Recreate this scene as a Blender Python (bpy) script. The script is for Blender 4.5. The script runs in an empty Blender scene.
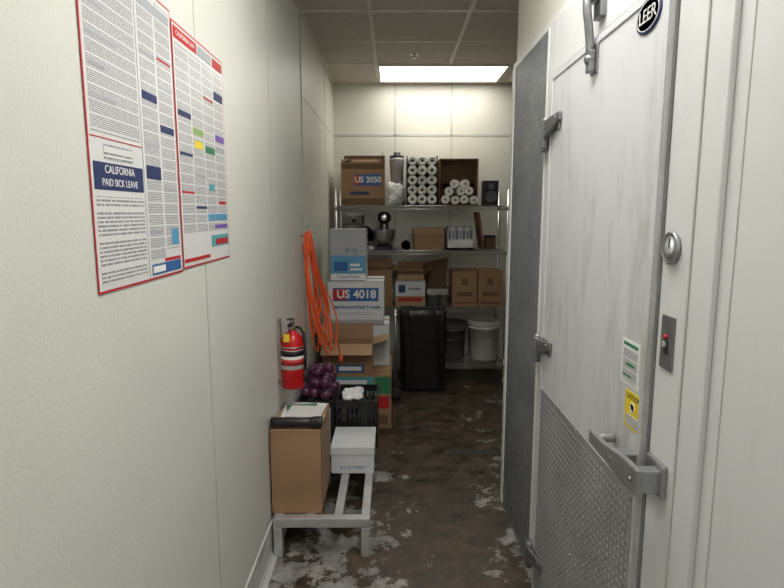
import bpy, bmesh, math, random
from mathutils import Vector, Matrix, Euler
random.seed(7)
S=bpy.context.scene
S.view_settings.view_transform='Standard'
R=math.radians

# ---------------- materials ----------------
def nodes(name):
    m=bpy.data.materials.new(name); m.use_nodes=True
    nt=m.node_tree; b=nt.nodes['Principled BSDF']
    return m,nt,b
def N(nt,t,**kw):
    n=nt.nodes.new(t)
    for k,v in kw.items(): setattr(n,k,v)
    return n
def mat(name,col,rough=.6,metal=0,var=.08,scale=6,bump=0,bscale=60,stretch=None,trans=0,emis=None,estr=0,spec=None):
    m,nt,b=nodes(name)
    L=nt.links.new
    tc=N(nt,'ShaderNodeTexCoord'); mp=N(nt,'ShaderNodeMapping')
    L(tc.outputs['Object'],mp.inputs['Vector'])
    if stretch: mp.inputs['Scale'].default_value=stretch
    no=N(nt,'ShaderNodeTexNoise'); no.inputs['Scale'].default_value=scale; no.inputs['Detail'].default_value=5
    L(mp.outputs[0],no.inputs['Vector'])
    cr=N(nt,'ShaderNodeValToRGB')
    c=Vector(col[:3])
    cr.color_ramp.elements[0].position=.3; cr.color_ramp.elements[1].position=.7
    cr.color_ramp.elements[0].color=(*(c*(1-var)),1); cr.color_ramp.elements[1].color=(*[min(1,x) for x in c*(1+var)],1)
    L(no.outputs['Fac'],cr.inputs['Fac']); L(cr.outputs[0],b.inputs['Base Color'])
    b.inputs['Roughness'].default_value=rough; b.inputs['Metallic'].default_value=metal
    if trans: b.inputs['Transmission Weight'].default_value=trans
    if spec is not None: b.inputs['Specular IOR Level'].default_value=spec
    if emis: b.inputs['Emission Color'].default_value=(*emis,1); b.inputs['Emission Strength'].default_value=estr
    if bump:
        n2=N(nt,'ShaderNodeTexNoise'); n2.inputs['Scale'].default_value=bscale; n2.inputs['Detail'].default_value=3
        bp=N(nt,'ShaderNodeBump'); bp.inputs['Strength'].default_value=bump; bp.inputs['Distance'].default_value=.01
        L(tc.outputs['Object'],n2.inputs['Vector']); L(n2.outputs['Fac'],bp.inputs['Height']); L(bp.outputs[0],b.inputs['Normal'])
    return m

M_wall=mat('painted_wall',(.69,.695,.64),.45,var=.02,scale=3,bump=.10,bscale=130)
M_frp=mat('frp_panel',(.70,.69,.61),.45,var=.03,scale=3,bump=.06,bscale=90)
M_seam=mat('seam_strip',(.55,.55,.51),.5)
M_base=mat('cove_base',(.55,.56,.53),.45,var=.12,scale=9)
M_tile=mat('ceiling_tile',(.56,.52,.46),.9,var=.05,scale=20,bump=.4,bscale=180)
M_grid=mat('ceiling_grid_metal',(.68,.65,.58),.5)
M_light=mat('light_diffuser',(1,1,1),.5,emis=(1,.97,.90),estr=6.6)
M_light2=mat('light_diffuser_near',(1,1,1),.5,emis=(1,.98,.94),estr=12.5)
M_light3=mat('light_diffuser_rear',(1,1,1),.5,emis=(1,.98,.94),estr=5.5)
M_white=mat('white_plastic',(.75,.75,.72),.45,var=.04)
M_paperw=mat('white_paper',(.8,.8,.78),.6,var=.03)
M_card=mat('cardboard',(.34,.205,.11),.8,var=.1,scale=5,bump=.1,bscale=200)
M_card2=mat('cardboard_light',(.45,.29,.17),.8,var=.08,scale=5)
M_cardd=mat('cardboard_dark',(.17,.10,.055),.85,var=.12)
M_cardw=mat('white_carton',(.66,.68,.70),.6,var=.04)
M_cardg=mat('gray_carton',(.40,.42,.44),.6,var=.05)
M_tape=mat('packing_tape',(.45,.33,.2),.25)
M_blue=mat('blue_print',(.03,.12,.33),.5)
M_lblue=mat('light_blue_print',(.10,.32,.52),.5)
M_navy=mat('navy_print',(.02,.035,.12),.5)
M_red=mat('red_print',(.50,.02,.025),.45)
M_green=mat('green_print',(.04,.22,.10),.5)
M_lgreen=mat('light_green_print',(.28,.42,.16),.5)
M_purple=mat('purple_print',(.17,.08,.4),.5)
M_teal=mat('teal_print',(.1,.38,.42),.5)
M_yellow=mat('yellow_print',(.8,.62,.03),.5)
M_graypr=mat('gray_print',(.40,.42,.45),.5)
M_black=mat('black_plastic',(.012,.012,.013),.4)
M_blackr=mat('black_rubber',(.015,.015,.015),.6)
M_gasket=mat('gray_gasket',(.20,.20,.20),.6)
M_bag=mat('black_bag_film',(.008,.008,.009),.33,bump=.5,bscale=9)
M_chrome=mat('chrome_wire',(.62,.62,.62),.28,1)
M_steel=mat('brushed_steel',(.55,.55,.54),.35,1,var=.1,scale=8)
M_zinc=mat('zinc_hardware',(.26,.27,.28),.4,.8,var=.15,scale=14)
M_alu=mat('aluminium',(.56,.56,.56),.45,.6,var=.1,scale=12)
M_cast=mat('cast_handle_metal',(.36,.37,.38),.38,.7,var=.12,scale=12)
M_diam=mat('diamond_plate_metal',(.44,.45,.46),.42,.55,var=.12,scale=5)
M_fire=mat('red_enamel',(.55,.008,.012),.28)
M_orange=mat('orange_cord',(.85,.12,.03),.45)
M_onion=mat('red_onion_skin',(.075,.015,.05),.35,var=.5,scale=25)
M_gbucket=mat('gray_bucket_plastic',(.10,.10,.11),.5)
M_wbucket=mat('white_bucket_plastic',(.60,.60,.55),.45)
M_glass=mat('clear_glass',(.75,.75,.73),.1,trans=.6)
M_film=mat('white_bag_film',(.82,.82,.82),.35,bump=.6,bscale=35)
M_wood=mat('dark_wood',(.17,.07,.035),.5,var=.25,stretch=(12,12,1))
M_rollw=mat('roll_white',(.80,.79,.74),.7,var=.05)
M_rollc=mat('roll_core',(.30,.26,.2),.8)
M_brass=mat('brass_valve',(.5,.36,.14),.35,1)
M_dark=mat('dark_recess',(.03,.03,.03),.8)
M_drain=mat('drain_cover',(.06,.05,.042),.5)

def m_galv():
    m,nt,b=nodes('galvanized_sheet'); L=nt.links.new
    tc=N(nt,'ShaderNodeTexCoord'); v=N(nt,'ShaderNodeTexVoronoi'); v.inputs['Scale'].default_value=45
    no=N(nt,'ShaderNodeTexNoise'); no.inputs['Scale'].default_value=4; no.inputs['Detail'].default_value=8
    L(tc.outputs['Object'],v.inputs['Vector']); L(tc.outputs['Object'],no.inputs['Vector'])
    mx=N(nt,'ShaderNodeMix',data_type='FLOAT'); mx.inputs[0].default_value=.3
    L(no.outputs['Fac'],mx.inputs[2]); L(v.outputs['Color'],mx.inputs[3])
    cr=N(nt,'ShaderNodeValToRGB'); cr.color_ramp.elements[0].position=.25; cr.color_ramp.elements[1].position=.75
    cr.color_ramp.elements[0].color=(.17,.185,.20,1); cr.color_ramp.elements[1].color=(.33,.35,.37,1)
    L(mx.outputs[0],cr.inputs[0]); L(cr.outputs[0],b.inputs['Base Color'])
    b.inputs['Metallic'].default_value=.35; b.inputs['Roughness'].default_value=.5
    return m
M_galv=m_galv()

def m_door(name,base,dirt,amt,edge=False):
    m,nt,b=nodes(name); L=nt.links.new
    tc=N(nt,'ShaderNodeTexCoord')
    mp=N(nt,'ShaderNodeMapping'); mp.inputs['Scale'].default_value=(1,4,1.0)
    L(tc.outputs['Object'],mp.inputs[0])
    no=N(nt,'ShaderNodeTexNoise'); no.inputs['Scale'].default_value=2.6; no.inputs['Detail'].default_value=10; no.inputs['Roughness'].default_value=.7
    L(mp.outputs[0],no.inputs[0])
    src=no.outputs['Fac']
    if edge:   # hand grime gathers along the latch edge of the door, around handle height
        sp=N(nt,'ShaderNodeSeparateXYZ'); L(tc.outputs['Object'],sp.inputs[0])
        my=N(nt,'ShaderNodeMapRange'); L(sp.outputs['Y'],my.inputs[0]); my.inputs[1].default_value=1.55; my.inputs[2].default_value=1.22; my.inputs[3].default_value=0; my.inputs[4].default_value=.17
        mz=N(nt,'ShaderNodeMapRange'); L(sp.outputs['Z'],mz.inputs[0]); mz.inputs[1].default_value=1.85; mz.inputs[2].default_value=1.25; mz.inputs[3].default_value=0; mz.inputs[4].default_value=1
        mm=N(nt,'ShaderNodeMath',operation='MULTIPLY'); L(my.outputs[0],mm.inputs[0]); L(mz.outputs[0],mm.inputs[1])
        aa=N(nt,'ShaderNodeMath',operation='ADD'); L(mm.outputs[0],aa.inputs[0]); L(src,aa.inputs[1]); src=aa.outputs[0]
    cr=N(nt,'ShaderNodeValToRGB'); cr.color_ramp.elements[0].position=.52; cr.color_ramp.elements[1].position=.85
    cr.color_ramp.elements[0].color=(0,0,0,1); cr.color_ramp.elements[1].color=(1,1,1,1)
    L(src,cr.inputs[0])
    mu=N(nt,'ShaderNodeMath',operation='MULTIPLY'); mu.inputs[1].default_value=amt; L(cr.outputs[0],mu.inputs[0])
    mx=N(nt,'ShaderNodeMix',data_type='RGBA'); mx.inputs[6].default_value=(*base,1); mx.inputs[7].default_value=(*dirt,1)
    L(mu.outputs[0],mx.inputs[0]); L(mx.outputs[2],b.inputs['Base Color'])
    b.inputs['Roughness'].default_value=.42
    n2=N(nt,'ShaderNodeTexNoise'); n2.inputs['Scale'].default_value=90
    bp=N(nt,'ShaderNodeBump'); bp.inputs['Strength'].default_value=.05; bp.inputs['Distance'].default_value=.005
    L(tc.outputs['Object'],n2.inputs[0]); L(n2.outputs['Fac'],bp.inputs['Height']); L(bp.outputs[0],b.inputs['Normal'])
    return m
M_door=m_door('cooler_door_paint',(.66,.67,.68),(.30,.275,.24),.75,True)
M_cool=m_door('cooler_panel_paint',(.70,.70,.70),(.45,.43,.40),.25)

def m_floor():
    m,nt,b=nodes('worn_concrete_floor'); L=nt.links.new
    tc=N(nt,'ShaderNodeTexCoord')
    n1=N(nt,'ShaderNodeTexNoise'); n1.inputs['Scale'].default_value=5; n1.inputs['Detail'].default_value=14; n1.inputs['Roughness'].default_value=.75
    n2=N(nt,'ShaderNodeTexNoise'); n2.inputs['Scale'].default_value=8; n2.inputs['Detail'].default_value=12; n2.inputs['Roughness'].default_value=.75
    L(tc.outputs['Object'],n1.inputs[0]); L(tc.outputs['Object'],n2.inputs[0])
    cb=N(nt,'ShaderNodeValToRGB')
    cb.color_ramp.elements[0].position=.38; cb.color_ramp.elements[0].color=(.018,.012,.008,1)
    cb.color_ramp.elements[1].position=.66; cb.color_ramp.elements[1].color=(.125,.085,.050,1)
    L(n2.outputs['Fac'],cb.inputs[0])
    sp=N(nt,'ShaderNodeSeparateXYZ'); L(tc.outputs['Object'],sp.inputs[0])
    a=N(nt,'ShaderNodeMath',operation='SUBTRACT'); L(sp.outputs['X'],a.inputs[0]); a.inputs[1].default_value=.27
    ab=N(nt,'ShaderNodeMath',operation='ABSOLUTE'); L(a.outputs[0],ab.inputs[0])
    ms=N(nt,'ShaderNodeMath',operation='MULTIPLY'); L(ab.outputs[0],ms.inputs[0]); ms.inputs[1].default_value=.40
    mn=N(nt,'ShaderNodeMath',operation='MINIMUM'); L(ms.outputs[0],mn.inputs[0]); mn.inputs[1].default_value=.15
    my=N(nt,'ShaderNodeMath',operation='MULTIPLY'); L(sp.outputs['Y'],my.inputs[0]); my.inputs[1].default_value=-.046
    ad=N(nt,'ShaderNodeMath',operation='ADD'); L(mn.outputs[0],ad.inputs[0]); L(my.outputs[0],ad.inputs[1])
    ad2=N(nt,'ShaderNodeMath',operation='ADD'); L(ad.outputs[0],ad2.inputs[0]); L(n1.outputs['Fac'],ad2.inputs[1])
    cm=N(nt,'ShaderNodeValToRGB'); cm.color_ramp.elements[0].position=.525; cm.color_ramp.elements[1].position=.54
    cm.color_ramp.elements[0].color=(0,0,0,1); cm.color_ramp.elements[1].color=(1,1,1,1)
    L(ad2.outputs[0],cm.inputs[0])
    cg=N(nt,'ShaderNodeValToRGB')
    cg.color_ramp.elements[0].position=.35; cg.color_ramp.elements[0].color=(.13,.12,.105,1)
    cg.color_ramp.elements[1].position=.65; cg.color_ramp.elements[1].color=(.40,.39,.37,1)
    L(n2.outputs['Fac'],cg.inputs[0])
    mx=N(nt,'ShaderNodeMix',data_type='RGBA'); L(cm.outputs[0],mx.inputs[0]); L(cb.outputs[0],mx.inputs[6]); L(cg.outputs[0],mx.inputs[7])
    L(mx.outputs[2],b.inputs['Base Color'])
    rr=N(nt,'ShaderNodeMapRange'); L(n2.outputs['Fac'],rr.inputs[0]); rr.inputs[1].default_value=.3; rr.inputs[2].default_value=.7; rr.inputs[3].default_value=.22; rr.inputs[4].default_value=.6
    L(rr.outputs[0],b.inputs['Roughness'])
    bp=N(nt,'ShaderNodeBump'); bp.inputs['Strength'].default_value=.35; bp.inputs['Distance'].default_value=.01
    L(n2.outputs['Fac'],bp.inputs['Height']); L(bp.outputs[0],b.inputs['Normal'])
    return m
M_floor=m_floor()

def m_print(name,pitch=.006,ink=(.16,.16,.18),bg=(.74,.74,.73)):
    m,nt,b=nodes(name); L=nt.links.new
    tc=N(nt,'ShaderNodeTexCoord'); sp=N(nt,'ShaderNodeSeparateXYZ'); L(tc.outputs['Object'],sp.inputs[0])
    dv=N(nt,'ShaderNodeMath',operation='DIVIDE'); L(sp.outputs['Z'],dv.inputs[0]); dv.inputs[1].default_value=pitch
    fr=N(nt,'ShaderNodeMath',operation='FRACT'); L(dv.outputs[0],fr.inputs[0])
    fl=N(nt,'ShaderNodeMath',operation='FLOOR'); L(dv.outputs[0],fl.inputs[0])
    gt=N(nt,'ShaderNodeMath',operation='GREATER_THAN'); L(fr.outputs[0],gt.inputs[0]); gt.inputs[1].default_value=.5
    cx=N(nt,'ShaderNodeCombineXYZ'); L(fl.outputs[0],cx.inputs[2])
    my=N(nt,'ShaderNodeMath',operation='MULTIPLY'); L(sp.outputs['Y'],my.inputs[0]); my.inputs[1].default_value=210*.006/pitch
    L(my.outputs[0],cx.inputs[1])
    no=N(nt,'ShaderNodeTexNoise'); no.inputs['Scale'].default_value=1; no.inputs['Detail'].default_value=2; L(cx.outputs[0],no.inputs[0])
    g2=N(nt,'ShaderNodeMath',operation='GREATER_THAN'); L(no.outputs['Fac'],g2.inputs[0]); g2.inputs[1].default_value=.43
    # paragraph breaks: every 7th row left blank
    md=N(nt,'ShaderNodeMath',operation='MODULO'); L(fl.outputs[0],md.inputs[0]); md.inputs[1].default_value=7
    g3=N(nt,'ShaderNodeMath',operation='GREATER_THAN'); L(md.outputs[0],g3.inputs[0]); g3.inputs[1].default_value=.5
    mu=N(nt,'ShaderNodeMath',operation='MULTIPLY'); L(gt.outputs[0],mu.inputs[0]); L(g2.outputs[0],mu.inputs[1])
    mu2=N(nt,'ShaderNodeMath',operation='MULTIPLY'); L(mu.outputs[0],mu2.inputs[0]); L(g3.outputs[0],mu2.inputs[1])
    mx=N(nt,'ShaderNodeMix',data_type='RGBA'); L(mu2.outputs[0],mx.inputs[0])
    mx.inputs[6].default_value=(*bg,1); mx.inputs[7].default_value=(*ink,1)
    L(mx.outputs[2],b.inputs['Base Color']); b.inputs['Roughness'].default_value=.35
    return m
M_print=m_print('fine_print',.0038,(.17,.17,.19),(.70,.70,.70))
M_print2=m_print('large_print',.0082,(.25,.25,.27))
M_poster=mat('poster_paper',(.72,.72,.71),.3,var=.02)

# ---------------- builder ----------------
class B:
    def __init__(s): s.bm=bmesh.new(); s.mats=[]
    def mi(s,m):
        if m not in s.mats: s.mats.append(m)
        return s.mats.index(m)
    def box(s,x0,x1,y0,y1,z0,z1,m,mtx=None):
        v=[s.bm.verts.new((x,y,z)) for x in(x0,x1) for y in(y0,y1) for z in(z0,z1)]
        if mtx is not None:
            for a in v: a.co=mtx@a.co
        k=s.mi(m)
        for f in((0,1,3,2),(4,6,7,5),(0,4,5,1),(2,3,7,6),(0,2,6,4),(1,5,7,3)):
            fc=s.bm.faces.new([v[i] for i in f]); fc.material_index=k
        return v
    def cyl(s,p1,p2,r1,m,r2=None,seg=16,cap=True,smooth=True):
        p1=Vector(p1);p2=Vector(p2); r2=r1 if r2 is None else r2
        d=(p2-p1).normalized(); u=d.orthogonal().normalized(); w=d.cross(u)
        k=s.mi(m); A=[];C=[]
        for i in range(seg):
            a=2*math.pi*i/seg; o=u*math.cos(a)+w*math.sin(a)
            A.append(s.bm.verts.new(p1+o*r1)); C.append(s.bm.verts.new(p2+o*r2))
        for i in range(seg):
            j=(i+1)%seg; f=s.bm.faces.new((A[i],A[j],C[j],C[i])); f.material_index=k; f.smooth=smooth
        if cap:
            f=s.bm.faces.new(A[::-1]); f.material_index=k
            f=s.bm.faces.new(C); f.material_index=k
    def lathe(s,c,prof,m,seg=28,axis='Z',sx=1,sy=1):
        c=Vector(c); k=s.mi(m); rings=[]
        for r,z in prof:
            ring=[]
            for i in range(seg):
                a=2*math.pi*i/seg
                p=Vector((r*sx*math.cos(a),r*sy*math.sin(a),z))
                if axis=='Y': p=Vector((p.x,p.z,p.y))
                if axis=='X': p=Vector((p.z,p.x,p.y))
                ring.append(s.bm.verts.new(c+p))
            rings.append(ring)
        for a,b in zip(rings,rings[1:]):
            for i in range(seg):
                j=(i+1)%seg; f=s.bm.faces.new((a[i],a[j],b[j],b[i])); f.material_index=k; f.smooth=True
        for r in (rings[0],rings[-1]):
            try: f=s.bm.faces.new(r); f.material_index=k
            except: pass
    def loft(s,c,levels,m,p=.35,seg=64,wr=None,cap0=True,cap1=True):
        """rounded-rectangle rings: levels = (half_x, half_y, z)"""
        k=s.mi(m); rings=[]
        for (ax,ay,z) in levels:
            rg=[]
            for i in range(seg):
                a=2*math.pi*i/seg; ca,sa=math.cos(a),math.sin(a)
                w=wr(a,z) if wr else 0
                x=(ax+w)*math.copysign(abs(ca)**p,ca); y=(ay+w)*math.copysign(abs(sa)**p,sa)
                rg.append(s.bm.verts.new((c[0]+x,c[1]+y,z+(w*.5))))
            rings.append(rg)
        for a,b in zip(rings,rings[1:]):
            for i in range(seg):
                j=(i+1)%seg; f=s.bm.faces.new((a[i],a[j],b[j],b[i])); f.material_index=k; f.smooth=True
        if cap0: f=s.bm.faces.new(rings[0]); f.material_index=k
        if cap1: f=s.bm.faces.new(rings[-1]); f.material_index=k
    def tube(s,pts,r,m,seg=8,closed=False):
        pts=[Vector(p) for p in pts]; k=s.mi(m); rings=[]; n=len(pts)
        up=None
        for i,p in enumerate(pts):
            if closed: t=(pts[(i+1)%n]-pts[i-1]).normalized()
            else: t=(pts[min(i+1,n-1)]-pts[max(i-1,0)]).normalized()
            u=t.orthogonal().normalized() if up is None else (up-t*up.dot(t)).normalized()
            up=u; w=t.cross(u)
            rings.append([s.bm.verts.new(p+(u*math.cos(2*math.pi*q/seg)+w*math.sin(2*math.pi*q/seg))*r) for q in range(seg)])
        pr=list(zip(rings,rings[1:]))
        if closed: pr.append((rings[-1],rings[0]))
        for a,b in pr:
            for i in range(seg):
                j=(i+1)%seg; f=s.bm.faces.new((a[i],a[j],b[j],b[i])); f.material_index=k; f.smooth=True
        if not closed:
            for r_ in(rings[0][::-1],rings[-1]):
                f=s.bm.faces.new(r_); f.material_index=k
    def sphere(s,c,r,m,sc=(1,1,1),seg=14,rot=None):
        mt=Matrix.Translation(c)
        if rot: mt=mt@Euler(rot).to_matrix().to_4x4()
        mt=mt@Matrix.Diagonal((*sc,1))
        k=s.mi(m)
        g=bmesh.ops.create_uvsphere(s.bm,u_segments=seg,v_segments=seg//2+2,radius=r,matrix=mt)
        for v in g['verts']:
            for f in v.link_faces: f.material_index=k; f.smooth=True
        return g['verts']
    def poly(s,pts,m,thick=None):
        k=s.mi(m); v=[s.bm.verts.new(p) for p in pts]; f=s.bm.faces.new(v); f.material_index=k
        if thick:
            n=Vector(thick); v2=[s.bm.verts.new(Vector(p)+n) for p in pts]
            f=s.bm.faces.new(v2[::-1]); f.material_index=k
            for i in range(len(v)):
                j=(i+1)%len(v); f=s.bm.faces.new((v[j],v[i],v2[i],v2[j])); f.material_index=k
    def done(s,name,bev=0,seg=2,parent=None):
        bmesh.ops.recalc_face_normals(s.bm,faces=s.bm.faces)
        me=bpy.data.meshes.new(name); s.bm.to_mesh(me); s.bm.free()
        for m in s.mats: me.materials.append(m)
        o=bpy.data.objects.new(name,me); S.collection.objects.link(o)
        if bev:
            md=o.modifiers.new('bevel','BEVEL'); md.width=bev; md.segments=seg; md.limit_method='ANGLE'; md.angle_limit=R(50)
        if parent: o.parent=parent
        return o
def text(body,loc,face,size,m,parent,name='label_text',align='CENTER',sx=1,bold=0):
    cu=bpy.data.curves.new(name,'FONT'); cu.body=body; cu.size=size; cu.align_x=align; cu.align_y='CENTER'; cu.extrude=.0003; cu.offset=bold
    t=bpy.data.objects.new(name+'_c',cu); S.collection.objects.link(t)
    bpy.context.view_layer.update()
    me=bpy.data.meshes.new_from_object(t.evaluated_get(bpy.context.evaluated_depsgraph_get()))
    bpy.data.objects.remove(t)
    me.materials.clear(); me.materials.append(m)
    o=bpy.data.objects.new(name,me); S.collection.objects.link(o)
    o.rotation_euler={'F':(R(90),0,0),'L':(R(90),0,R(90)),'R':(R(90),0,R(-90))}[face]
    o.scale=(sx,1,1); o.location=loc; o.parent=parent
    return o
def crumple(c,rad,sc,amp,floor_z,name,seed,m):
    rnd=random.Random(seed)
    b=B(); k=b.mi(m)
    g=bmesh.ops.create_icosphere(b.bm,subdivisions=3,radius=rad,matrix=Matrix.Translation(c)@Matrix.Diagonal((*sc,1)))
    C=Vector(c)
    ds=[(Vector([rnd.uniform(-1,1) for _ in range(3)]).normalized(),rnd.uniform(.5,1)) for _ in range(22)]
    for v in g['verts']:
        d=(v.co-C).normalized(); s=0
        for q,w in ds: s+=w*max(0,d.dot(q)-.75)*4
        v.co=C+(v.co-C)*(1+amp*(s-1)*.5)+Vector([rnd.uniform(-.003,.003) for _ in range(3)])
        v.co.z=max(v.co.z,floor_z)
    for f in b.bm.faces: f.material_index=k; f.smooth=False
    return b

WL=-.555; WB=5.45; CH=2.74; XR=.60
# ---------------- room shell ----------------
b=B(); b.box(-.7,2.7,-1.6,5.6,-.1,0,M_floor); b.done('floor')
b=B(); b.box(-.7,2.7,-1.6,5.6,CH,CH+.1,M_tile); b.done('ceiling')
b=B(); b.box(WL-.1,WL,-1.6,WB,0,CH,M_wall)
for y in (1.66,2.62): b.box(WL,WL+.0012,y-.003,y+.003,.15,CH,M_seam)
b.box(WL,WL+.003,3.56,5.45,.15,2.262,M_frp); b.box(WL,WL+.003,3.56,5.45,2.268,CH,M_frp)
for y in (3.56,4.78): b.box(WL+.003,WL+.006,y-.012,y+.012,.15,CH,M_frp)
b.box(WL+.003,WL+.006,3.57,5.45,2.255,2.275,M_frp)
b.done('wall_left')
b=B(); b.box(WL-.1,2.7,WB,WB+.1,0,CH,M_frp)
for x in (.03,.56,1.25): b.box(x-.008,x+.008,WB-.003,WB,.1,CH,M_seam)
b.box(WL,2.6,WB-.003,WB,2.26,2.28,M_seam)
b.done('wall_back')
b=B(); b.box(2.6,2.7,2.86,WB,0,CH,M_frp); b.done('wall_right')
b=B(); b.box(WL-.1,XR+.1,-1.6,-1.5,0,CH,M_wall); b.done('wall_front')
b=B()
prof=[(0,.15),(.008,.15),(.010,.03),(.018,.012),(.035,.0),(0,0)]
k=b.mi(M_base); A=[];C=[]
for (x,z) in prof:
    A.append(b.bm.verts.new((WL+x,-1.5,z))); C.append(b.bm.verts.new((WL+x,5.45,z)))
for i in range(len(prof)):
    j=(i+1)%len(prof); b.bm.faces.new((A[i],A[j],C[j],C[i]))
b.bm.faces.new(A); b.bm.faces.new(C[::-1]); b.done('baseboard_left')
b=B(); b.box(WL+.04,2.6,WB-.012,WB-.0045,0,.1,M_base); b.done('baseboard_back')
b=B()
gx=[-.13,.47,1.07,1.67,2.27]; gy=[-1.25,-.65,-.05,.55,1.15,1.75,2.35,2.95,3.55,4.15,4.76,5.36]
for x in gx: b.box(x-.012,x+.012,-1.5,(4.76 if x==.47 else WB-.005),CH-.006,CH,M_grid)
for y in gy: b.box(WL+.01,2.6,y-.012,y+.012,CH-.005,CH,M_grid)
b.box(WL+.005,WL+.025,-1.5,WB,CH-.006,CH,M_grid); b.box(WL,2.6,WB-.025,WB-.005,CH-.006,CH,M_grid)
b.done('ceiling_grid')
def troffer(x0,x1,y0,y1,m,name):
    b=B(); z=CH-.014
    b.box(x0,x1,y0,y0+.02,z,CH-.001,M_grid); b.box(x0,x1,y1-.02,y1,z,CH-.001,M_grid)
    b.box(x0,x0+.02,y0+.02,y1-.02,z,CH-.001,M_grid); b.box(x1-.02,x1,y0+.02,y1-.02,z,CH-.001,M_grid)
    b.box(x0+.02,x1-.02,y0+.02,y1-.02,CH-.010,CH-.001,m); return b.done(name)
troffer(-.12,.965,4.77,5.35,M_light,'ceiling_light')
troffer(-.12,.46,.86,2.04,M_light2,'ceiling_light')
troffer(-.12,.46,-1.24,-.06,M_light3,'ceiling_light')
b=B(); b.lathe((.17,4.46,CH),[(.035,0),(.033,-.006),(.012,-.010),(.010,-.03),(.014,-.034),(.0,-.036)],M_chrome); b.done('fire_sprinkler')

# ---------------- walk-in cooler ----------------
b=B()
b.box(XR,2.6,-1.5,2.86,0,2.26,M_cool)
for y in (.98,-.2): b.box(XR-.0015,XR,y-.002,y+.002,0,2.26,M_seam)
b.box(XR+.006,2.6,-1.5,2.85,2.262,CH,M_frp)
b.box(XR-.006,XR+.01,-1.5,2.868,2.235,2.262,M_white)
b.box(XR-.010,XR,2.825,2.868,0,2.235,M_white)
b.box(XR,XR+.04,2.86,2.868,0,2.235,M_white)
b.box(XR-.004,XR,2.22,2.825,.0,2.235,M_galv)
b.box(XR-.007,XR-.004,2.225,2.82,.08,.10,M_zinc)
b.done('walk_in_cooler',.0015,1)
b=B()
b.box(XR-.012,XR,2.105,2.22,.0,2.235,M_cool)
b.box(XR-.012,XR,1.02,1.215,.0,2.235,M_cool)
b.box(XR-.012,XR,1.215,2.105,2.05,2.235,M_cool)
b.box(XR-.016,XR-.012,1.095,1.10,0,2.2,M_seam)
b.box(XR-.016,XR-.012,2.195,2.215,0,2.23,M_white)
b.done('trim_door_frame',.002,1)
b=B()
DX=XR-.026
b.box(DX,XR-.001,1.225,2.095,.03,2.035,M_door)
b.box(DX+.010,XR-.001,1.216,1.225,.02,2.045,M_gasket)
b.box(DX+.010,XR-.001,2.095,2.104,.02,2.045,M_gasket)
b.box(DX+.010,XR-.001,1.225,2.095,2.035,2.046,M_gasket)
for (y0,y1,z0,z1) in ((1.225,1.245,.03,2.035),(2.075,2.095,.03,2.035),(1.245,2.075,2.015,2.035)):
    b.box(DX-.004,DX,y0,y1,z0,z1,M_door)
door=b.done('door_1',.003,2)
b=B(); kx=DX-.003
b.box(kx,DX,1.247,2.073,.05,.885,M_diam)
kk=b.mi(M_diam); row=0; z=.062
P=.0115
while z<.878:
    y=1.258+(0.0 if row%2 else P)
    i=0
    while y<2.066:
        a=R(45) if row%2 else R(-45)
        ca,sa=math.cos(a),math.sin(a); l,w=.0098,.0032
        q=[(l,0),(0,w),(-l,0),(0,-w)]
        vs=[b.bm.verts.new((kx-.0001,y+u*ca-v*sa,z+u*sa+v*ca)) for u,v in q]
        top=b.bm.verts.new((kx-.0022,y,z))
        for n in range(4):
            f=b.bm.faces.new((vs[n],vs[(n+1)%4],top)); f.material_index=kk
        y+=P*2; i+=1
    z+=P; row+=1
for y in (1.252,1.66,2.068):
    for z in (.055,.46,.88): b.lathe((kx,y,z),[(.005,0),(.003,-.003),(0,-.0035)],M_chrome,10,'X')
b.done('kick_plate',parent=door)
def hinge(zc,nm):
    b=B()
    b.poly([(DX-.014,1.95,zc+.030),(DX-.014,1.95,zc+.058),(DX-.030,2.085,zc+.045),(DX-.030,2.085,zc-.020)],M_zinc,(.012,0,0))
    b.box(DX-.008,DX,1.965,2.07,zc+.0,zc+.055,M_zinc)
    b.box(DX-.012,XR-.012,2.11,2.19,zc-.055,zc+.015,M_zinc)
    b.cyl((DX-.018,2.10,zc-.05),(DX-.018,2.10,zc+.048),.0145,M_zinc)
    b.cyl((DX-.018,2.10,zc+.048),(DX-.018,2.10,zc+.056),.009,M_chrome)
    for z in (zc-.04,zc): b.lathe((DX-.012,2.16,z),[(.007,0),(.004,-.004),(0,-.005)],M_chrome,10,'X')
    b.lathe((DX-.016,1.98,zc+.043),[(.007,0),(.004,-.004),(0,-.005)],M_chrome,10,'X')
    return b.done(nm,.003,2,parent=door)
for i,zc in enumerate((1.83,1.03,.17)): hinge(zc,'hinge_%d'%(i+1))
# latch handle: long pull lever, thick at the latch end
b=B(); zc=.975
b.poly([(DX-.050,1.13,zc-.034),(DX-.050,1.13,zc+.028),(DX-.055,1.20,zc+.030),(DX-.062,1.30,zc+.020),(DX-.064,1.385,zc+.020),(DX-.064,1.385,zc-.016),(DX-.062,1.30,zc-.018),(DX-.055,1.20,zc-.034)],M_cast,(.014,0,0))
b.box(DX-.040,DX+.002,1.235,1.275,zc-.026,zc+.018,M_cast)
b.cyl((DX-.060,1.370,zc+.002),(DX-.003,1.370,zc+.002),.012,M_cast)
b.box(DX-.050,XR-.012,1.135,1.165,zc-.028,zc+.024,M_cast)
b.box(XR-.024,XR-.012,1.125,1.205,zc-.038,zc+.038,M_cast)
for y in (1.15,1.255): b.lathe((DX-.053,y,zc),[(.007,0),(.005,-.006),(0,-.008)],M_zinc,12,'X')
b.done('latch_handle',.004,3,parent=door)
b=B(); yc=1.655
b.box(DX-.006,DX,yc-.024,yc+.026,1.935,2.015,M_zinc)
b.box(DX-.024,DX-.006,yc-.014,yc+.016,1.94,2.0,M_zinc)
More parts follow.
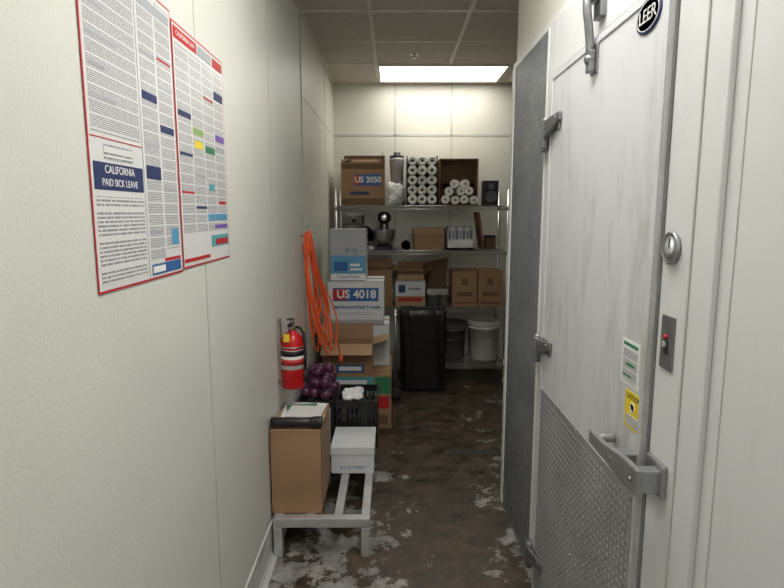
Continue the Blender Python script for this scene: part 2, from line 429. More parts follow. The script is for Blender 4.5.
b.box(XR-.03,XR-.012,yc-.026,yc+.03,2.085,2.16,M_zinc)
b.cyl((XR-.035,yc-.02,2.145),(XR-.035,yc+.025,2.145),.018,M_zinc)
b.tube([(XR-.035,yc,2.16),(XR-.050,yc,2.155),(XR-.060,yc-.004,2.13),(XR-.060,yc-.008,2.10),(XR-.054,yc-.006,2.07),(XR-.048,yc,2.04),(XR-.044,yc,2.01),(XR-.044,yc,1.985)],.012,M_zinc,10)
b.sphere((XR-.044,yc,1.975),.016,M_zinc)
b.done('door_closer',.003,2,parent=door)
b=B(); b.lathe((DX,1.325,1.985),[(.062,0),(.062,-.003),(.058,-.004),(0,-.004)],M_navy,40,'X',1,.62)
b.lathe((DX-.0041,1.325,1.985),[(.056,0),(.056,-.0006),(.053,-.0006),(.053,0)],M_white,40,'X',1,.58)
o=b.done('nameplate',parent=door); text('LEER',(DX-.005,1.325,1.985),'R',.042,M_white,door,'nameplate_text')
b=B(); b.box(DX-.001,DX,1.26,1.36,1.135,1.245,M_paperw)
b.box(DX-.0015,DX-.001,1.27,1.35,1.230,1.238,M_green); b.box(DX-.0015,DX-.001,1.27,1.35,1.142,1.222,M_print)
b.box(DX-.002,DX-.0015,1.285,1.33,1.183,1.190,M_green); b.box(DX-.002,DX-.0015,1.30,1.345,1.155,1.160,M_green)
b.done('door_sticker',parent=door)
b=B(); b.box(DX-.001,DX,1.235,1.325,1.035,1.125,M_yellow)
b.box(DX-.0015,DX-.001,1.245,1.315,1.042,1.068,M_print)
b.lathe((DX-.001,1.283,1.088),[(.012,0),(.012,-.0006),(.009,-.0006),(.009,0)],M_paperw,20,'X')
b.done('caution_sticker',parent=door); text('CAUTION',(DX-.0012,1.28,1.112),'R',.017,M_black,door,'caution_text')
b=B(); fx=XR-.012
b.lathe((fx,1.172,1.476),[(.034,0),(.035,-.008),(.031,-.011),(.029,-.008),(0,-.008)],M_cast,32,'X')
b.lathe((fx-.0082,1.172,1.476),[(.028,0),(0,-.0005)],M_alu,32,'X')
b.box(fx-.010,fx-.009,1.171,1.1735,1.476,1.498,M_black)
b.done('dial_thermometer')
b=B(); b.box(fx-.004,fx,1.137,1.192,1.217,1.333,M_zinc)
b.box(fx-.007,fx-.004,1.157,1.173,1.252,1.28,M_dark)
b.box(fx-.012,fx-.006,1.160,1.170,1.266,1.278,M_graypr)
b.lathe((fx-.004,1.165,1.288),[(.006,0),(.005,-.006),(0,-.008)],M_red,14,'X')
b.done('light_switch',.0015,2)

# ---------------- posters ----------------
px=WL+.0016
def poster(name,y0,y1,z0,z1):
    b=B(); b.box(px,px+.0008,y0,y1,z0,z1,M_red); b.box(px+.0008,px+.0012,y0+.004,y1-.004,z0+.005,z1-.005,M_poster); return b
def blk(b,y0,y1,z0,z1,m): b.box(px+.0012,px+.0016,y0,y1,z0,z1,m)
def hdr(b,y0,y1,z0,z1,m): b.box(px+.0016,px+.0020,y0,y1,z0,z1,m)
def lay(b,y0,y1,z0,z1,m): b.box(px+.0020,px+.0024,y0,y1,z0,z1,m)
b=poster('p',1.045,1.475,1.395,2.045)
blk(b,1.06,1.262,1.70,2.03,M_print); blk(b,1.06,1.262,1.41,1.580,M_print2)
hdr(b,1.053,1.27,1.690,1.692,M_red); hdr(b,1.057,1.265,1.593,1.645,M_navy)
for z in (1.985,1.93,1.872,1.82,1.76): hdr(b,1.064,1.12+.08*random.random(),z,z+.008,M_graypr)
hdr(b,1.1,1.22,1.652,1.680,M_print2)
blk(b,1.285,1.365,1.44,2.03,M_print); blk(b,1.378,1.46,1.46,2.03,M_print)
hdr(b,1.2695,1.2725,1.398,2.042,M_graypr)
hdr(b,1.285,1.365,1.80,1.818,M_navy); hdr(b,1.285,1.365,1.625,1.655,M_navy); hdr(b,1.378,1.46,1.74,1.757,M_navy)
hdr(b,1.378,1.46,1.905,1.910,M_red); hdr(b,1.285,1.46,2.0,2.02,M_graypr); hdr(b,1.378,1.46,1.60,1.608,M_graypr)
hdr(b,1.285,1.46,1.405,1.43,M_blue); hdr(b,1.36,1.46,1.432,1.440,M_red); hdr(b,1.41,1.455,1.47,1.51,M_lblue); hdr(b,1.285,1.36,1.50,1.507,M_graypr)
hdr(b,1.285,1.365,1.70,1.707,M_graypr); hdr(b,1.285,1.365,1.90,1.905,M_graypr); hdr(b,1.378,1.46,1.84,1.846,M_graypr)
lay(b,1.29,1.36,1.41,1.425,M_paperw)
po=b.done('labor_law_poster')
text('CALIFORNIA',(px+.0022,1.161,1.632),'L',.022,M_paperw,po,'heading_a')
text('PAID SICK LEAVE',(px+.0022,1.161,1.607),'L',.020,M_paperw,po,'heading_b')
b=poster('p',1.482,1.905,1.40,2.03)
hdr(b,1.49,1.66,1.99,2.018,M_red); hdr(b,1.67,1.79,1.99,2.018,M_graypr); hdr(b,1.80,1.895,1.99,2.018,M_red)
cols=[(1.495,1.59),(1.60,1.69),(1.70,1.79),(1.80,1.89)]
for i,(a,c) in enumerate(cols): blk(b,a,c,1.49,1.98,M_print)
hdr(b,1.60,1.69,1.765,1.785,M_lgreen); hdr(b,1.61,1.68,1.73,1.75,M_yellow); hdr(b,1.70,1.79,1.725,1.745,M_green)
hdr(b,1.80,1.89,1.77,1.79,M_purple); hdr(b,1.80,1.89,1.735,1.755,M_graypr); hdr(b,1.495,1.59,1.80,1.815,M_navy); hdr(b,1.495,1.59,1.70,1.708,M_navy)
hdr(b,1.80,1.89,1.895,1.92,M_navy); hdr(b,1.70,1.79,1.88,1.886,M_red); hdr(b,1.495,1.59,1.60,1.606,M_red)
hdr(b,1.72,1.77,1.615,1.635,M_teal); hdr(b,1.81,1.885,1.575,1.585,M_red); hdr(b,1.60,1.69,1.56,1.567,M_navy); hdr(b,1.60,1.69,1.65,1.656,M_graypr)
hdr(b,1.70,1.89,1.525,1.545,M_lblue); hdr(b,1.76,1.89,1.50,1.512,M_purple)
hdr(b,1.49,1.70,1.415,1.425,M_red); hdr(b,1.72,1.895,1.445,1.48,M_teal); lay(b,1.76,1.885,1.450,1.468,M_red)
po=b.done('labor_law_poster')
text('CALIFORNIA LAW',(px+.0022,1.575,2.004),'L',.017,M_paperw,po,'heading')

# ---------------- fire extinguisher ----------------
b=B(); ex,ey=-.485,2.66
b.lathe((ex,ey,0),[(.03,.700),(.052,.702),(.056,.712),(.056,.92),(.050,.95),(.030,.972),(.018,.980),(.018,.992)],M_fire,32)
b.lathe((ex,ey,0),[(.0565,.80),(.0568,.80),(.0568,.895),(.0565,.895)],M_paperw,32)
b.lathe((ex,ey,0),[(.0570,.865),(.0572,.865),(.0572,.893),(.0570,.893)],M_black,32)
b.lathe((ex,ey,0),[(.0570,.82),(.0572,.82),(.0572,.85),(.0570,.85)],M_red,32)
b.lathe((ex,ey,0),[(.016,.985),(.020,.99),(.020,1.012),(.012,1.016)],M_brass,18)
b.box(ex-.012,ex+.012,ey-.055,ey+.02,1.012,1.022,M_black)
b.box(ex-.010,ex+.010,ey-.075,ey+.02,1.035,1.043,M_black,Matrix.Translation((ex,ey,1.04))@Matrix.Rotation(R(-10),4,'X')@Matrix.Translation((-ex,-ey,-1.04)))
b.box(ex-.008,ex+.008,ey+.0,ey+.022,1.015,1.045,M_steel)
b.lathe((ex,ey-.02,1.002),[(.014,0),(.014,-.008),(0,-.009)],M_steel,16,'Y')
b.tube([(ex+.02,ey,1.0),(ex+.04,ey-.005,.998),(ex+.058,ey-.01,.97),(ex+.064,ey-.012,.88),(ex+.062,ey-.012,.78)],.007,M_blackr)
b.cyl((ex+.062,ey-.012,.79),(ex+.061,ey-.012,.735),.009,M_blackr,.012)
b.tube([(ex+.061*math.cos(t),ey+.061*math.sin(t),.91) for t in [i*2*math.pi/24 for i in range(24)]],.003,M_steel,6,True)
b.box(WL+.001,ex-.055,ey-.018,ey+.018,.74,1.04,M_steel)
b.box(ex-.03,ex-.002,ey-.062,ey-.060,.94,.98,M_yellow)
b.done('fire_extinguisher')

# ---------------- orange extension cord ----------------
b=B(); hy,hz=3.40,1.41; hx=WL+.02
b.cyl((WL+.001,hy,hz+.0),(hx+.04,hy,hz),.006,M_steel); b.cyl((hx+.04,hy,hz),(hx+.04,hy,hz+.05),.006,M_steel)
rnd=random.Random(5)
def spline(pts,n=10):
    P=[Vector(p) for p in pts]; P=[P[0]*2-P[1]]+P+[P[-1]*2-P[-2]]; out=[]
    for i in range(1,len(P)-2):
        for q in range(n):
            t=q/n; a,b_,c,d=P[i-1:i+3]
            out.append(.5*((2*b_)+(-a+c)*t+(2*a-5*b_+4*c-d)*t*t+(-a+3*b_-3*c+d)*t**3))
    out.append(P[-2]); return out
def J(s): return rnd.uniform(-s,s)
pts=[]
drops=[(.74,.14),(.58,.03),(.70,.10),(.64,.02),(.50,.06),(.72,.17),(.62,.08),(.55,.0),(.68,.12),(.73,.05)]
for i,(dn,out) in enumerate(drops):
    pts.append((hx+.010+.003*i,hy+J(.01),hz+.012+.002*i))
    pts.append((hx+.010+out*.10+abs(J(.010)),hy-.03+J(.02),hz-dn*.30))
    pts.append((hx+.012+out*.35+abs(J(.02)),hy-.03+J(.03),hz-dn*.70))
    pts.append((hx+.020+out*.8+abs(J(.012)),hy+.03+J(.03),hz-dn))
    pts.append((hx+.035+out*.75+abs(J(.02)),hy+.09+J(.03),hz-dn*.72))
    pts.append((hx+.030+out*.25+abs(J(.02)),hy+.05+J(.02),hz-dn*.32))
pts.append((hx+.03,hy,hz+.03)); pts.append((hx+.05,hy-.01,hz-.10)); pts.append((hx+.08,hy+.06,hz-.42)); pts.append((hx+.14,hy+.12,hz-.60)); pts.append((hx+.185,hy+.16,hz-.72)); pts.append((hx+.20,hy+.18,hz-.80))
b.tube(spline(pts),.0050,M_orange,6)
b.cyl((hx+.199,hy+.178,hz-.79),(hx+.203,hy+.185,hz-.84),.013,M_orange)
for zz in (1.35,1.335,1.32):
    b.tube([(hx+.024+.027*math.cos(t),hy+.005+.032*math.sin(t),zz+.006*math.sin(t)) for t in [i*2*math.pi/16 for i in range(16)]],.0052,M_orange,6,True)
b.done('extension_cord')

# ---------------- dunnage rack ----------------
RZ=.19
b=B(); x0,x1,y0,y1=-.535,-.10,2.34,3.58
def tubebar(xa,xb,ya,yb,za,zb): b.box(xa,xb,ya,yb,za,zb,M_alu)
tubebar(x0,x1,y0,y0+.04,RZ-.045,RZ); tubebar(x0,x1,y1-.04,y1,RZ-.04,RZ)
tubebar(x0,x0+.04,y0+.04,y1-.04,RZ-.04,RZ); tubebar(x1-.04,x1,y0+.04,y1-.04,RZ-.04,RZ)
tubebar(x0+.14,x0+.18,y0+.04,y1-.04,RZ-.035,RZ-.001); tubebar(x0+.27,x0+.31,y0+.04,y1-.04,RZ-.035,RZ-.001)
tubebar(x0+.04,x1-.04,2.95,2.99,RZ-.075,RZ-.036)
for xx in (x0,x1-.04):
    for yy in (y0,y1-.04): tubebar(xx,xx+.04,yy,yy+.04,.0,RZ-.045)
b.done('dunnage_rack',.004,2)

# ---------------- cartons ----------------
def carton(name,x0,x1,y0,y1,z0,z1,m,tape=True,hand=False):
    b=B(); b.box(x0,x1,y0,y1,z0,z1,m)
    xm=(x0+x1)/2; ym=(y0+y1)/2
    if tape:
        b.box(x0+.0,x1,ym-.025,ym+.025,z1,z1+.0008,M_tape)
        b.box(x1,x1+.0008,ym-.025,ym+.025,z1-.07,z1+.0008,M_tape)
    b.box(x0+.004,x1-.004,y0-.0006,y0,z1-.006,z1-.004,M_cardd)
    if hand: b.box(xm-.04,xm+.04,y0-.001,y0,z1-.09,z1-.065,M_dark)
    return b
def open_carton(x0,x1,y0,y1,z0,z1,m,inner,ff=-120,bf=-20,lf=-60,rf=-60,fl=.14,t=.005):
    """flap angle: 0=upright, + folds inward, - folds outward"""
    b=B()
    b.box(x0,x1,y0,y1,z0,z0+t,m)
    b.box(x0,x1,y0,y0+t,z0+t,z1,m); b.box(x0,x1,y1-t,y1,z0+t,z1,m)
    b.box(x0,x0+t,y0+t,y1-t,z0+t,z1,m); b.box(x1-t,x1,y0+t,y1-t,z0+t,z1,m)
    def flap(c,L,along,ang,sgn,mm):
        if along=='X':
            mt=Matrix.Translation(c)@Matrix.Rotation(R(ang)*sgn,4,'X'); b.box(-L/2,L/2,-t/2,t/2,0,fl,mm,mt)
        else:
            mt=Matrix.Translation(c)@Matrix.Rotation(R(ang)*sgn,4,'Y'); b.box(-t/2,t/2,-L/2,L/2,0,fl,mm,mt)
    xm,ym=(x0+x1)/2,(y0+y1)/2
    if ff is not None: flap((xm,y0+t/2,z1),x1-x0,'X',ff,-1,inner)
    if bf is not None: flap((xm,y1-t/2,z1),x1-x0,'X',bf,1,inner)
    if lf is not None: flap((x0+t/2,ym,z1),y1-y0,'Y',lf,1,inner)
    if rf is not None: flap((x1-t/2,ym,z1),y1-y0,'Y',rf,-1,inner)
    return b

b=carton('',-.545,-.32,2.385,2.745,RZ,.585,M_card); b.done('cardboard_box',.003)
b=B()
for i,(cx,cy,w,d,a,m) in enumerate([(-.435,2.60,.19,.26,3,M_paperw),(-.425,2.61,.18,.24,-5,M_paperw),(-.44,2.64,.15,.12,12,M_green),(-.42,2.59,.16,.15,-3,M_poster)]):
    mt=Matrix.Translation((cx,cy,.5875+i*.004))@Matrix.Rotation(R(a),4,'Z'); b.box(-w/2,w/2,-d/2,d/2,0,.0035,m,mt)
b.done('paper_stack')
b=B()
zf=.614
b.cyl((-.545,2.415,zf),(-.37,2.415,zf),.022,M_black,seg=20); b.cyl((-.37,2.415,zf),(-.345,2.415,zf),.022,M_black,.027,seg=20); b.cyl((-.345,2.415,zf),(-.315,2.415,zf),.027,M_black,seg=20)
for x in (-.53,-.50,-.47,-.44): b.tube([(x,2.415+.0225*math.cos(t),zf+.0225*math.sin(t)) for t in [i*math.pi/8 for i in range(16)]],.0015,M_blackr,5,True)
b.box(-.42,-.39,2.41,2.42,zf+.021,zf+.026,M_graypr)
b.done('flashlight',.002)
b=B(); b.box(-.318,-.095,2.78,3.06,RZ+.001,.315,M_cardw)
b.box(-.321,-.092,2.777,3.063,.295,.335,M_cardw)
b.box(-.318,-.095,2.7785,2.7795,.286,.293,M_seam)
o=b.done('white_box',.003); text('8 x 12 LABELS',(-.205,2.7795,.225),'F',.022,M_blue,o)
carton('',-.545,-.35,2.78,3.06,RZ,.45,M_cardw).done('white_carton',.003)
def crate(x0,x1,y0,y1,z0,z1,name):
    b=B(); t=.008
    b.box(x0,x1,y0,y1,z0,z0+t,M_black)
    for (a,c,d,e,ax) in ((x0,x1,y0,y0+t,'x'),(x0,x1,y1-t,y1,'x'),(x0,x0+t,y0+t,y1-t,'y'),(x1-t,x1,y0+t,y1-t,'y')):
        for z in (z0+t,z0+.07,z0+.13,z0+.19,z1-.04):
            h=.04 if z in (z0+t,z1-.04) else .014
            b.box(a,c,d,e,z,z+h,M_black)
        n=9
        for i in range(n+1):
            if ax=='x':
                xx=a+(c-a-.014)*i/n; b.box(xx,xx+.014,d+.001,e-.001,z0+t,z1-.001,M_black)
            else:
                yy=d+(e-d-.014)*i/n; b.box(a+.001,c-.001,yy,yy+.014,z0+t,z1-.001,M_black)
    b.box(x0-.004,x1+.004,y0-.004,y0,z1-.012,z1,M_black); b.box(x1,x1+.004,y0,y1,z1-.012,z1,M_black)
    return b.done(name)
crate(-.325,-.085,3.10,3.42,RZ+.001,.475,'milk_crate')
crate(-.545,-.335,3.10,3.42,RZ+.001,.475,'milk_crate')
b=B()
for lay_,(z,n) in enumerate(((.515,13),(.575,9),(.622,4))):
    for i in range(n):
        a=i*2.4+lay_; rr=.13*math.sqrt((i+.5)/n)*(1-.2*lay_)
        c=(-.42+rr*math.cos(a)*.72,3.22+rr*math.sin(a),z+random.uniform(-.006,.008))
        rt=(random.uniform(-.8,.8),random.uniform(-.8,.8),0)
        b.sphere(c,.037,M_onion,(1,1,.88),14,rt)
        d=Euler(rt).to_matrix()@Vector((0,0,1)); p=Vector(c)
        b.cyl(p+d*.028,p+d*.046,.010,M_onion,.003,8)
b.done('red_onions')
crumple((-.235,3.20,.484),.07,(1.0,1.2,.42),.55,.476,'x',4,M_film).done('plastic_bag')
b=B(); 
for i in range(4): b.lathe((-.27+.045*i,3.33,.20),[(.0,0),(.02,0),(.022,.01),(.022,.20),(.010,.23),(.010,.25),(0,.25)],M_dark if i%2 else M_gbucket,14)
b.done('bottles')

# --- stack by the wall ---
b=B(); x0,x1,y0,y1,z0,z1=-.545,-.005,3.88,4.46,0,.40
b.box(x0,x1,y0,y1,z0,z1,M_card)
b.box(x0+.02,-.13,y0-.0008,y0,.26,.385,M_teal); b.box(-.11,-.02,y0-.0014,y0-.0008,.15,.24,M_red); b.box(-.40,-.18,y0-.0014,y0-.0008,.29,.36,M_paperw)
b.box(-.12,-.01,y0-.0008,y0,.26,.385,M_green)
b.box(-.10,-.03,y0-.0008,y0,.03,.10,M_cardd); b.box(x1,x1+.001,y0+.03,y1-.03,.2,.38,M_green); b.box(x1,x1+.001,y0+.1,y0+.3,.06,.17,M_red)
b.done('produce_box',.003)
b=open_carton(-.50,-.14,3.90,4.10,.402,.62,M_card,M_card2,ff=-118,bf=12,lf=-20,rf=-75,fl=.12)
b.box(-.40,-.20,3.899,3.90,.41,.47,M_blue); b.box(-.38,-.22,3.898,3.899,.425,.455,M_paperw)
b.done('open_cardboard_box')
carton('',-.50,-.02,4.135,4.46,.402,.72,M_cardw).done('white_carton',.003)
b=carton('',-.475,-.06,4.12,4.46,.722,1.045,M_cardw)
b.box(-.475,-.06,4.119,4.12,.722,.755,M_cardg); b.box(-.44,-.10,4.1185,4.119,.895,.995,M_blue)
b.box(-.44,-.335,4.1180,4.1185,.905,.985,M_red)
for zz in (.79,.805): b.box(-.40,-.14,4.119,4.12,zz,zz+.005,M_graypr)
o=b.done('paper_towel_carton',.003)
text('US 4018',(-.265,4.1172,.945),'F',.085,M_paperw,o,bold=.002)
text('Hardwound Roll Towels',(-.265,4.1178,.85),'F',.036,M_blue,o,bold=.0008)
b=carton('',-.455,-.195,4.125,4.44,1.05,1.425,M_cardg)
b.box(-.455,-.195,4.124,4.125,1.10,1.235,M_lblue); b.box(-.455,-.195,4.124,4.125,1.052,1.10,M_paperw)
b.box(-.43,-.33,4.1235,4.124,1.12,1.19,M_blue); b.box(-.31,-.22,4.1235,4.124,1.125,1.14,M_paperw)
b.box(-.31,-.24,4.1235,4.124,1.155,1.175,M_paperw)
o=b.done('napkin_carton',.003); text('TowelWipe',(-.325,4.1235,1.078),'F',.035,M_blue,o)
text('8510',(-.30,4.1235,1.27),'F',.045,M_blue,o)

# hand truck
b=B(); hx=.028
for y in (4.50,4.66): b.tube([(hx,y,.06),(hx,y,.68),(hx,y+(.03 if y<4.6 else -.03),.73)],.012,M_steel,10)
b.tube([(hx,4.53,.73),(hx,4.56,.745),(hx,4.60,.745),(hx,4.63,.73)],.012,M_steel,10)
for z in (.2,.4,.6): b.box(hx-.006,hx+.006,4.50,4.66,z,z+.03,M_steel)
b.box(hx-.012,hx+.02,4.49,4.67,.012,.07,M_steel)
for y in (4.485,4.70):
    b.lathe((hx,y-.012,.055),[(.0,-.002),(.03,-.002),(.055,0),(.055,.024),(.03,.026),(0,.026)],M_blackr,20,'Y')
b.box(hx-.19,hx-.01,4.50,4.66,.004,.012,M_steel)
b.done('hand_truck')
# slim trash can lined with a black bag
b=B(); c=(.27,4.83)
b.loft(c,[(.155,.075,.0),(.17,.09,.02),(.19,.105,.66),(.19,.105,.70)],M_black)
def wr(a,z): return .0045*math.sin(a*9+z*5)+.003*math.sin(a*21+z*13)
b.loft(c,[(.15,.08,.66),(.185,.105,.722),(.197,.113,.715),(.199,.114,.66),(.197,.113,.5),(.194,.112,.3),(.192,.111,.12),(.196,.114,.02)],M_bag,wr=wr,seg=96,cap1=False)
b.done('trash_can')

# ---------------- wire shelving ----------------
SX0,SX1,SY0,SY1=-.495,1.02,4.97,5.41
shelf=[1.61,1.215,.70,.19]
b=B()
for x in (SX0,SX1):
    for y in (SY0,SY1):
        b.cyl((x,y,.03),(x,y,1.74),.0127,M_chrome,seg=12); b.cyl((x,y,0),(x,y,.03),.018,M_chrome,seg=12); b.sphere((x,y,1.74),.0127,M_chrome)
for z in shelf:
    for y in (SY0,SY1):
        b.cyl((SX0,y,z-.004),(SX1,y,z-.004),.004,M_chrome,seg=6); b.cyl((SX0,y,z-.034),(SX1,y,z-.034),.004,M_chrome,seg=6)
        n=50
        for i in range(n):
            xa=SX0+(SX1-SX0)*i/n; xb=SX0+(SX1-SX0)*(i+1)/n
            b.cyl((xa,y,z-.034 if i%2 else z-.006),(xb,y,z-.006 if i%2 else z-.034),.002,M_chrome,seg=4,cap=False)
    for x in (SX0,SX1):
        b.cyl((x,SY0,z-.004),(x,SY1,z-.004),.004,M_chrome,seg=6); b.cyl((x,SY0,z-.034),(x,SY1,z-.034),.004,M_chrome,seg=6)
    for i in range(1,60):
        x=SX0+(SX1-SX0)*i/60; b.cyl((x,SY0,z-.004),(x,SY1,z-.004),.002,M_chrome,seg=4,cap=False)
    for y in (SY0+.15,SY0+.29): b.cyl((SX0,y,z-.009),(SX1,y,z-.009),.0035,M_chrome,seg=6)
    for x in (SX0,SX1):
        for y in (SY0,SY1): b.cyl((x,y,z-.038),(x,y,z+.004),.018,M_chrome,seg=12)
b.done('wire_shelving_unit')

# --- top shelf items ---
z=1.611
b=open_carton(-.445,-.065,5.0,5.34,z,z+.37,M_card,M_cardd,ff=70,bf=10,lf=75,rf=12,fl=.09)
b.box(-.445,-.065,4.999,5.0,z+.0,z+.06,M_cardd)
b.box(-.33,-.09,4.9985,5.0,z+.17,z+.27,M_blue); b.box(-.33,-.27,4.998,4.9985,z+.18,z+.26,M_red)
b.box(-.37,-.20,4.9985,5.0,z+.09,z+.12,M_navy)
b.box(-.445,-.065,4.999,5.0,z+.315,z+.36,M_cardd)
o=b.done('towel_roll_carton'); text('US 3050',(-.21,4.9975,z+.22),'F',.068,M_paperw,o,bold=.002)
b=B(); bx,by=.045,5.26
b.lathe((bx,by,z),[(.078,0),(.078,.03),(.07,.10),(.055,.15),(.05,.17)],M_steel,24)
b.lathe((bx,by,z),[(.050,.172),(.055,.18),(.068,.40),(.070,.43),(.065,.43),(.055,.22),(0,.2)],M_glass,24)
b.lathe((bx,by,z),[(.0,.48),(.03,.48),(.032,.455),(.066,.45),(.068,.434),(.0,.434)],M_black,24)
b.box(bx+.052,bx+.060,by-.085,by-.065,z+.22,z+.38,M_glass); b.done('blender')
crumple((.035,5.06,z+.095),.085,(.92,.75,1.15),.65,z+.001,'x',11,M_film).done('plastic_bag')
x0,x1=.13,.40
b=B()
b.box(x0,x1,5.02,5.34,z,z+.006,M_black); b.box(x0,x0+.006,5.02,5.34,z,z+.43,M_black); b.box(x1-.006,x1,5.02,5.34,z,z+.43,M_black)
b.box(x0,x1,5.334,5.34,z,z+.43,M_black)
b.done('storage_bin')
b=B(); r=.0425
for row in range(5):
    for i in range(3):
        cx=x0+.050+i*.085; cz=z+.008+r+row*.0835
        cx+=random.uniform(-.001,.001)
        y0=4.985+random.uniform(0,.025)
        b.lathe((cx,0,cz),[(.010,y0+.05),(.012,y0+.012),(.018,y0+.004),(r-.004,y0),(r-.001,y0+.005),(r-.001,5.33),(0,5.33)],M_rollw,22,'Y')
        b.lathe((cx,y0+.02,cz),[(.011,0),(0,.0)],M_rollc,12,'Y')
b.done('paper_rolls')
x0,x1=.42,.76; t=.005
b=B(); b.box(x0,x1,5.03,5.36,z,z+t,M_card); b.box(x0,x0+t,5.03,5.36,z,z+.405,M_card); b.box(x1-t,x1,5.03,5.36,z,z+.405,M_card)
b.box(x0,x1,5.03,5.36,z+.40,z+.405,M_card)
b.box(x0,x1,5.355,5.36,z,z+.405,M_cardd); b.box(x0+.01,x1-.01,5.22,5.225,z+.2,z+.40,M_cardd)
b.done('open_cardboard_box')
b=B()
for (cx,cz,a) in ((.475,.045,10),(.555,.04,-5),(.64,.045,8),(.715,.04,-12),(.51,.115,20),(.60,.118,-15),(.68,.12,5),(.56,.18,30),(.64,.18,-8)):
    c=Vector((cx,5.025,z+.006+cz)); p1=c-Vector((math.sin(R(a))*.03,.03,0))
    b.cyl(p1,p1+Vector((math.sin(R(a))*.05,.10,0)),.038,M_rollw,seg=18)
    b.cyl(p1-Vector((0,.001,0)),p1+Vector((0,.002,0)),.012,M_rollc,seg=12)
b.done('receipt_paper_rolls',.003)
b=B(); b.box(.81,.94,5.02,5.16,z,z+.215,M_black)
b.lathe((.875,5.019,z+.075),[(.052,0),(.05,-.004),(.042,-.003),(.015,.006),(0,.002)],M_gbucket,24,'Y')
b.lathe((.875,5.019,z+.165),[(.026,0),(.024,-.003),(.01,.002),(0,0)],M_gbucket,20,'Y'); b.done('loudspeaker',.006)

# --- shelf 3 items ---
z=1.216
b=B(); cx,cy=-.07,5.18
b.box(cx-.075,cx+.075,cy-.15,cy+.13,z,z+.03,M_black); b.box(cx-.04,cx+.04,cy+.04,cy+.12,z+.03,z+.25,M_black)
b.sphere((cx,cy-.02,z+.285),.07,M_black,(.9,2.0,.85),20)
b.lathe((cx,cy-.165,z+.285),[(.03,0),(.028,-.008),(0,-.01)],M_chrome,18,'Y')
b.lathe((cx,cy-.06,z),[(.04,.03),(.05,.04),(.09,.09),(.10,.17),(.103,.18),(.095,.18),(.0,.08)],M_steel,28)
b.cyl((cx,cy-.06,z+.13),(cx,cy-.06,z+.25),.015,M_steel); b.done('stand_mixer',.006)
b=B()
b.lathe((-.35,5.17,z),[(0,0),(.105,0),(.11,.01),(.11,.20),(.115,.205),(.115,.212),(.08,.235),(.0,.245)],M_steel,32)
b.sphere((-.35,5.17,z+.26),.018,M_black); b.tube([(-.24,5.13,z+.15),(-.225,5.13,z+.15),(-.225,5.21,z+.15),(-.24,5.21,z+.15)],.006,M_steel); b.done('stock_pot')
b=B()
b.lathe((-.35,5.17,z+.30),[(0,-.0),(.08,.0),(.105,.03),(.10,.033),(.0,.01)],M_white,30); b.cyl((-.35,5.17,z+.279),(-.35,5.17,z+.3),.03,M_white); b.done('plastic_bowl')
b=B(); b.lathe((-.275,5.34,z+.108),[(0,0),(.08,0),(.105,-.035),(.107,-.035),(.083,.004),(0,.004)],M_black,32,'Y'); b.box(-.287,-.263,5.325,5.335,z+.20,z+.33,M_black); b.done('frying_pan')
b=B(); b.box(-.225,-.155,5.02,5.14,z,z+.04,M_zinc); b.lathe((-.19,5.08,z+.04),[(.012,0),(.012,.02),(.035,.024),(.035,.030),(0,.030)],M_steel,24); b.lathe((-.19,5.019,z+.02),[(.014,0),(.014,-.003),(0,-.003)],M_paperw,16,'Y'); b.done('kitchen_scale',.004)
b=B()
b.lathe((.125,5.03,z+.043),[(.042,0),(.042,.04),(.026,.04),(.026,0),(.042,0)],M_card2,28,'Y'); b.done('tape_roll')
b=open_carton(.20,.46,5.02,5.32,z,z+.145,M_card,M_card2,ff=-12,bf=-5,lf=-25,rf=-25,fl=.05)
for i in range(6): b.box(.215,.445,5.05+.04*i,5.055+.04*i,z+.01,z+.16,M_paperw)
b.done('open_cardboard_box')
b=B(); b.box(.495,.73,5.02,5.30,z,z+.02,M_white); b.box(.495,.50,5.02,5.30,z,z+.19,M_white); b.box(.725,.73,5.02,5.30,z,z+.19,M_white); b.box(.495,.73,5.295,5.3,z,z+.19,M_white); b.box(.495,.73,5.02,5.025,z,z+.09,M_white)
for i in range(7):
    x=.503+i*.0318; b.box(x,x+.027,5.03,5.27,z+.02,z+.205,M_white if i%2 else M_cardg); b.box(x+.008,x+.019,5.029,5.03,z+.10,z+.17,M_navy)
b.done('binder_box',.0015,1)
b=B()
b.box(-.0,.022,-.13,.13,.004,.34,M_wood,Matrix.Translation((.81,5.15,z))@Matrix.Rotation(R(-9),4,'Y'))
b.done('cutting_board',.006)
b=B(); b.lathe((.90,5.18,z),[(0,0),(.05,0),(.055,.01),(.055,.10),(.05,.105),(0,.105)],M_cardd,24); b.lathe((.90,5.18,z),[(.0,.125),(.057,.125),(.057,.105),(.0,.105)],M_black,24); b.done('storage_jar')

# --- shelf 2 items ---
z=.701
open_carton(-.25,.0,5.02,5.33,z,z+.33,M_card,M_card2,ff=None,bf=-10,lf=-40,rf=-60,fl=.08).done('open_cardboard_box')
b=carton('',.03,.30,5.01,5.30,z,z+.235,M_cardw); b.box(.03,.30,5.009,5.01,z,z+.10,M_card2); b.box(.06,.27,5.0085,5.009,z+.05,z+.085,M_red); b.box(.06,.12,5.0085,5.009,z+.13,z+.20,M_navy); b.box(.15,.26,5.0085,5.009,z+.16,z+.17,M_navy)
b.done('cup_carton',.003)
b=B()
for i,(x,r) in enumerate(((.375,.055),(.475,.05))):
    b.lathe((x,5.09,z),[(0,0),(r*.9,0),(r,.008),(r,.10),(r+.004,.104),(r-.002,.104),(r-.004,.012),(0,.01)],M_steel,28)
b.box(.325,.52,5.16,5.33,z,z+.14,M_steel); b.box(.315,.53,5.15,5.34,z+.14,z+.147,M_steel)
b.done('steel_containers',.001,1)
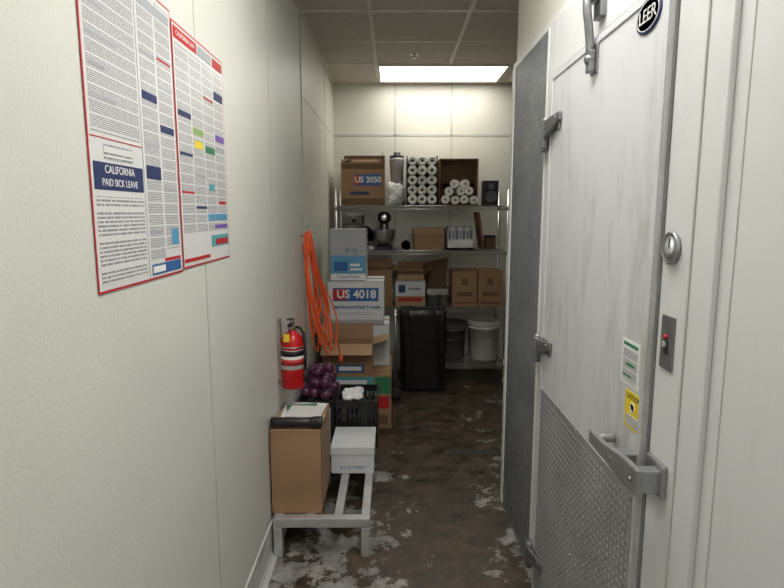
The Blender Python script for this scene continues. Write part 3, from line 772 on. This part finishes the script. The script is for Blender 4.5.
for (a,c) in ((.545,.765),(.775,.995)):
    b=carton('',a,c,5.0,5.32,z,z+.325,M_card,hand=False)
    b.box(a+.04,c-.04,4.9992,5.0,z+.10,z+.14,M_cardd); b.box((a+c)/2-.03,(a+c)/2+.03,4.9992,5.0,z+.2,z+.26,M_cardd); b.box(a+.02,c-.02,4.9992,5.0,z+.03,z+.045,M_cardd)
    b.done('cardboard_box',.003)
b=B(); b.poly([(.20,5.352,z+.001),(.53,5.352,z+.001),(.535,5.385,z+.42),(.20,5.385,z+.34)],M_cardd,(0,.006,0)); b.done('flattened_cardboard')
b=open_carton(.055,.29,5.06,5.28,z+.238,z+.29,M_card2,M_card,ff=-60,bf=5,lf=-35,rf=-50,fl=.10); b.done('open_cardboard_box')
z=.191
def bucket(x,y,m,name,r=.14,h=.345):
    b=B(); pr=[(0,0),(r*.88,0),(r*.9,.006),(r*.98,h*.80),(r*1.03,h*.80),(r*1.03,h*.83),(r*.985,h*.83),(r*.99,h*.89),(r*1.03,h*.89),(r*1.03,h*.92),(r,h*.92),(r,h*.96)]
    b.lathe((x,y,z),pr,m,36)
    b.lathe((x,y,z),[(r*1.01,h*.955),(r*1.04,h*.96),(r*1.04,h),(r*.95,h),(r*.93,h*.985),(0,h*.985)],m,36)
    b.tube([(x+r*1.05*math.cos(t),y-r*1.05*abs(math.sin(t))*.98,z+h*.86-.10*math.sin(t)) for t in [i*math.pi/14 for i in range(15)]],.0025,M_steel,6)
    return b.done(name)
bucket(.855,5.15,M_wbucket,'plastic_bucket',.145,.37); bucket(.555,5.18,M_gbucket,'plastic_bucket')
b=B(); b.box(.36,.72,3.42,3.50,0,.003,M_drain)
for i in range(16): b.box(.37+i*.0215,.376+i*.0215,3.43,3.49,.003,.004,M_dark)
b.done('floor_drain')

# ---------------- camera ----------------
cam=bpy.data.cameras.new('camera'); co=bpy.data.objects.new('camera',cam); S.collection.objects.link(co)
co.location=(0,0,1.55); co.rotation_euler=(R(90-8.3),0,0)
cam.sensor_width=36; cam.lens=560/784*36; cam.clip_start=.02
S.camera=co
w=bpy.data.worlds.new('world'); S.world=w; w.use_nodes=True
w.node_tree.nodes['Background'].inputs[0].default_value=(.5,.5,.5,1); w.node_tree.nodes['Background'].inputs[1].default_value=.05
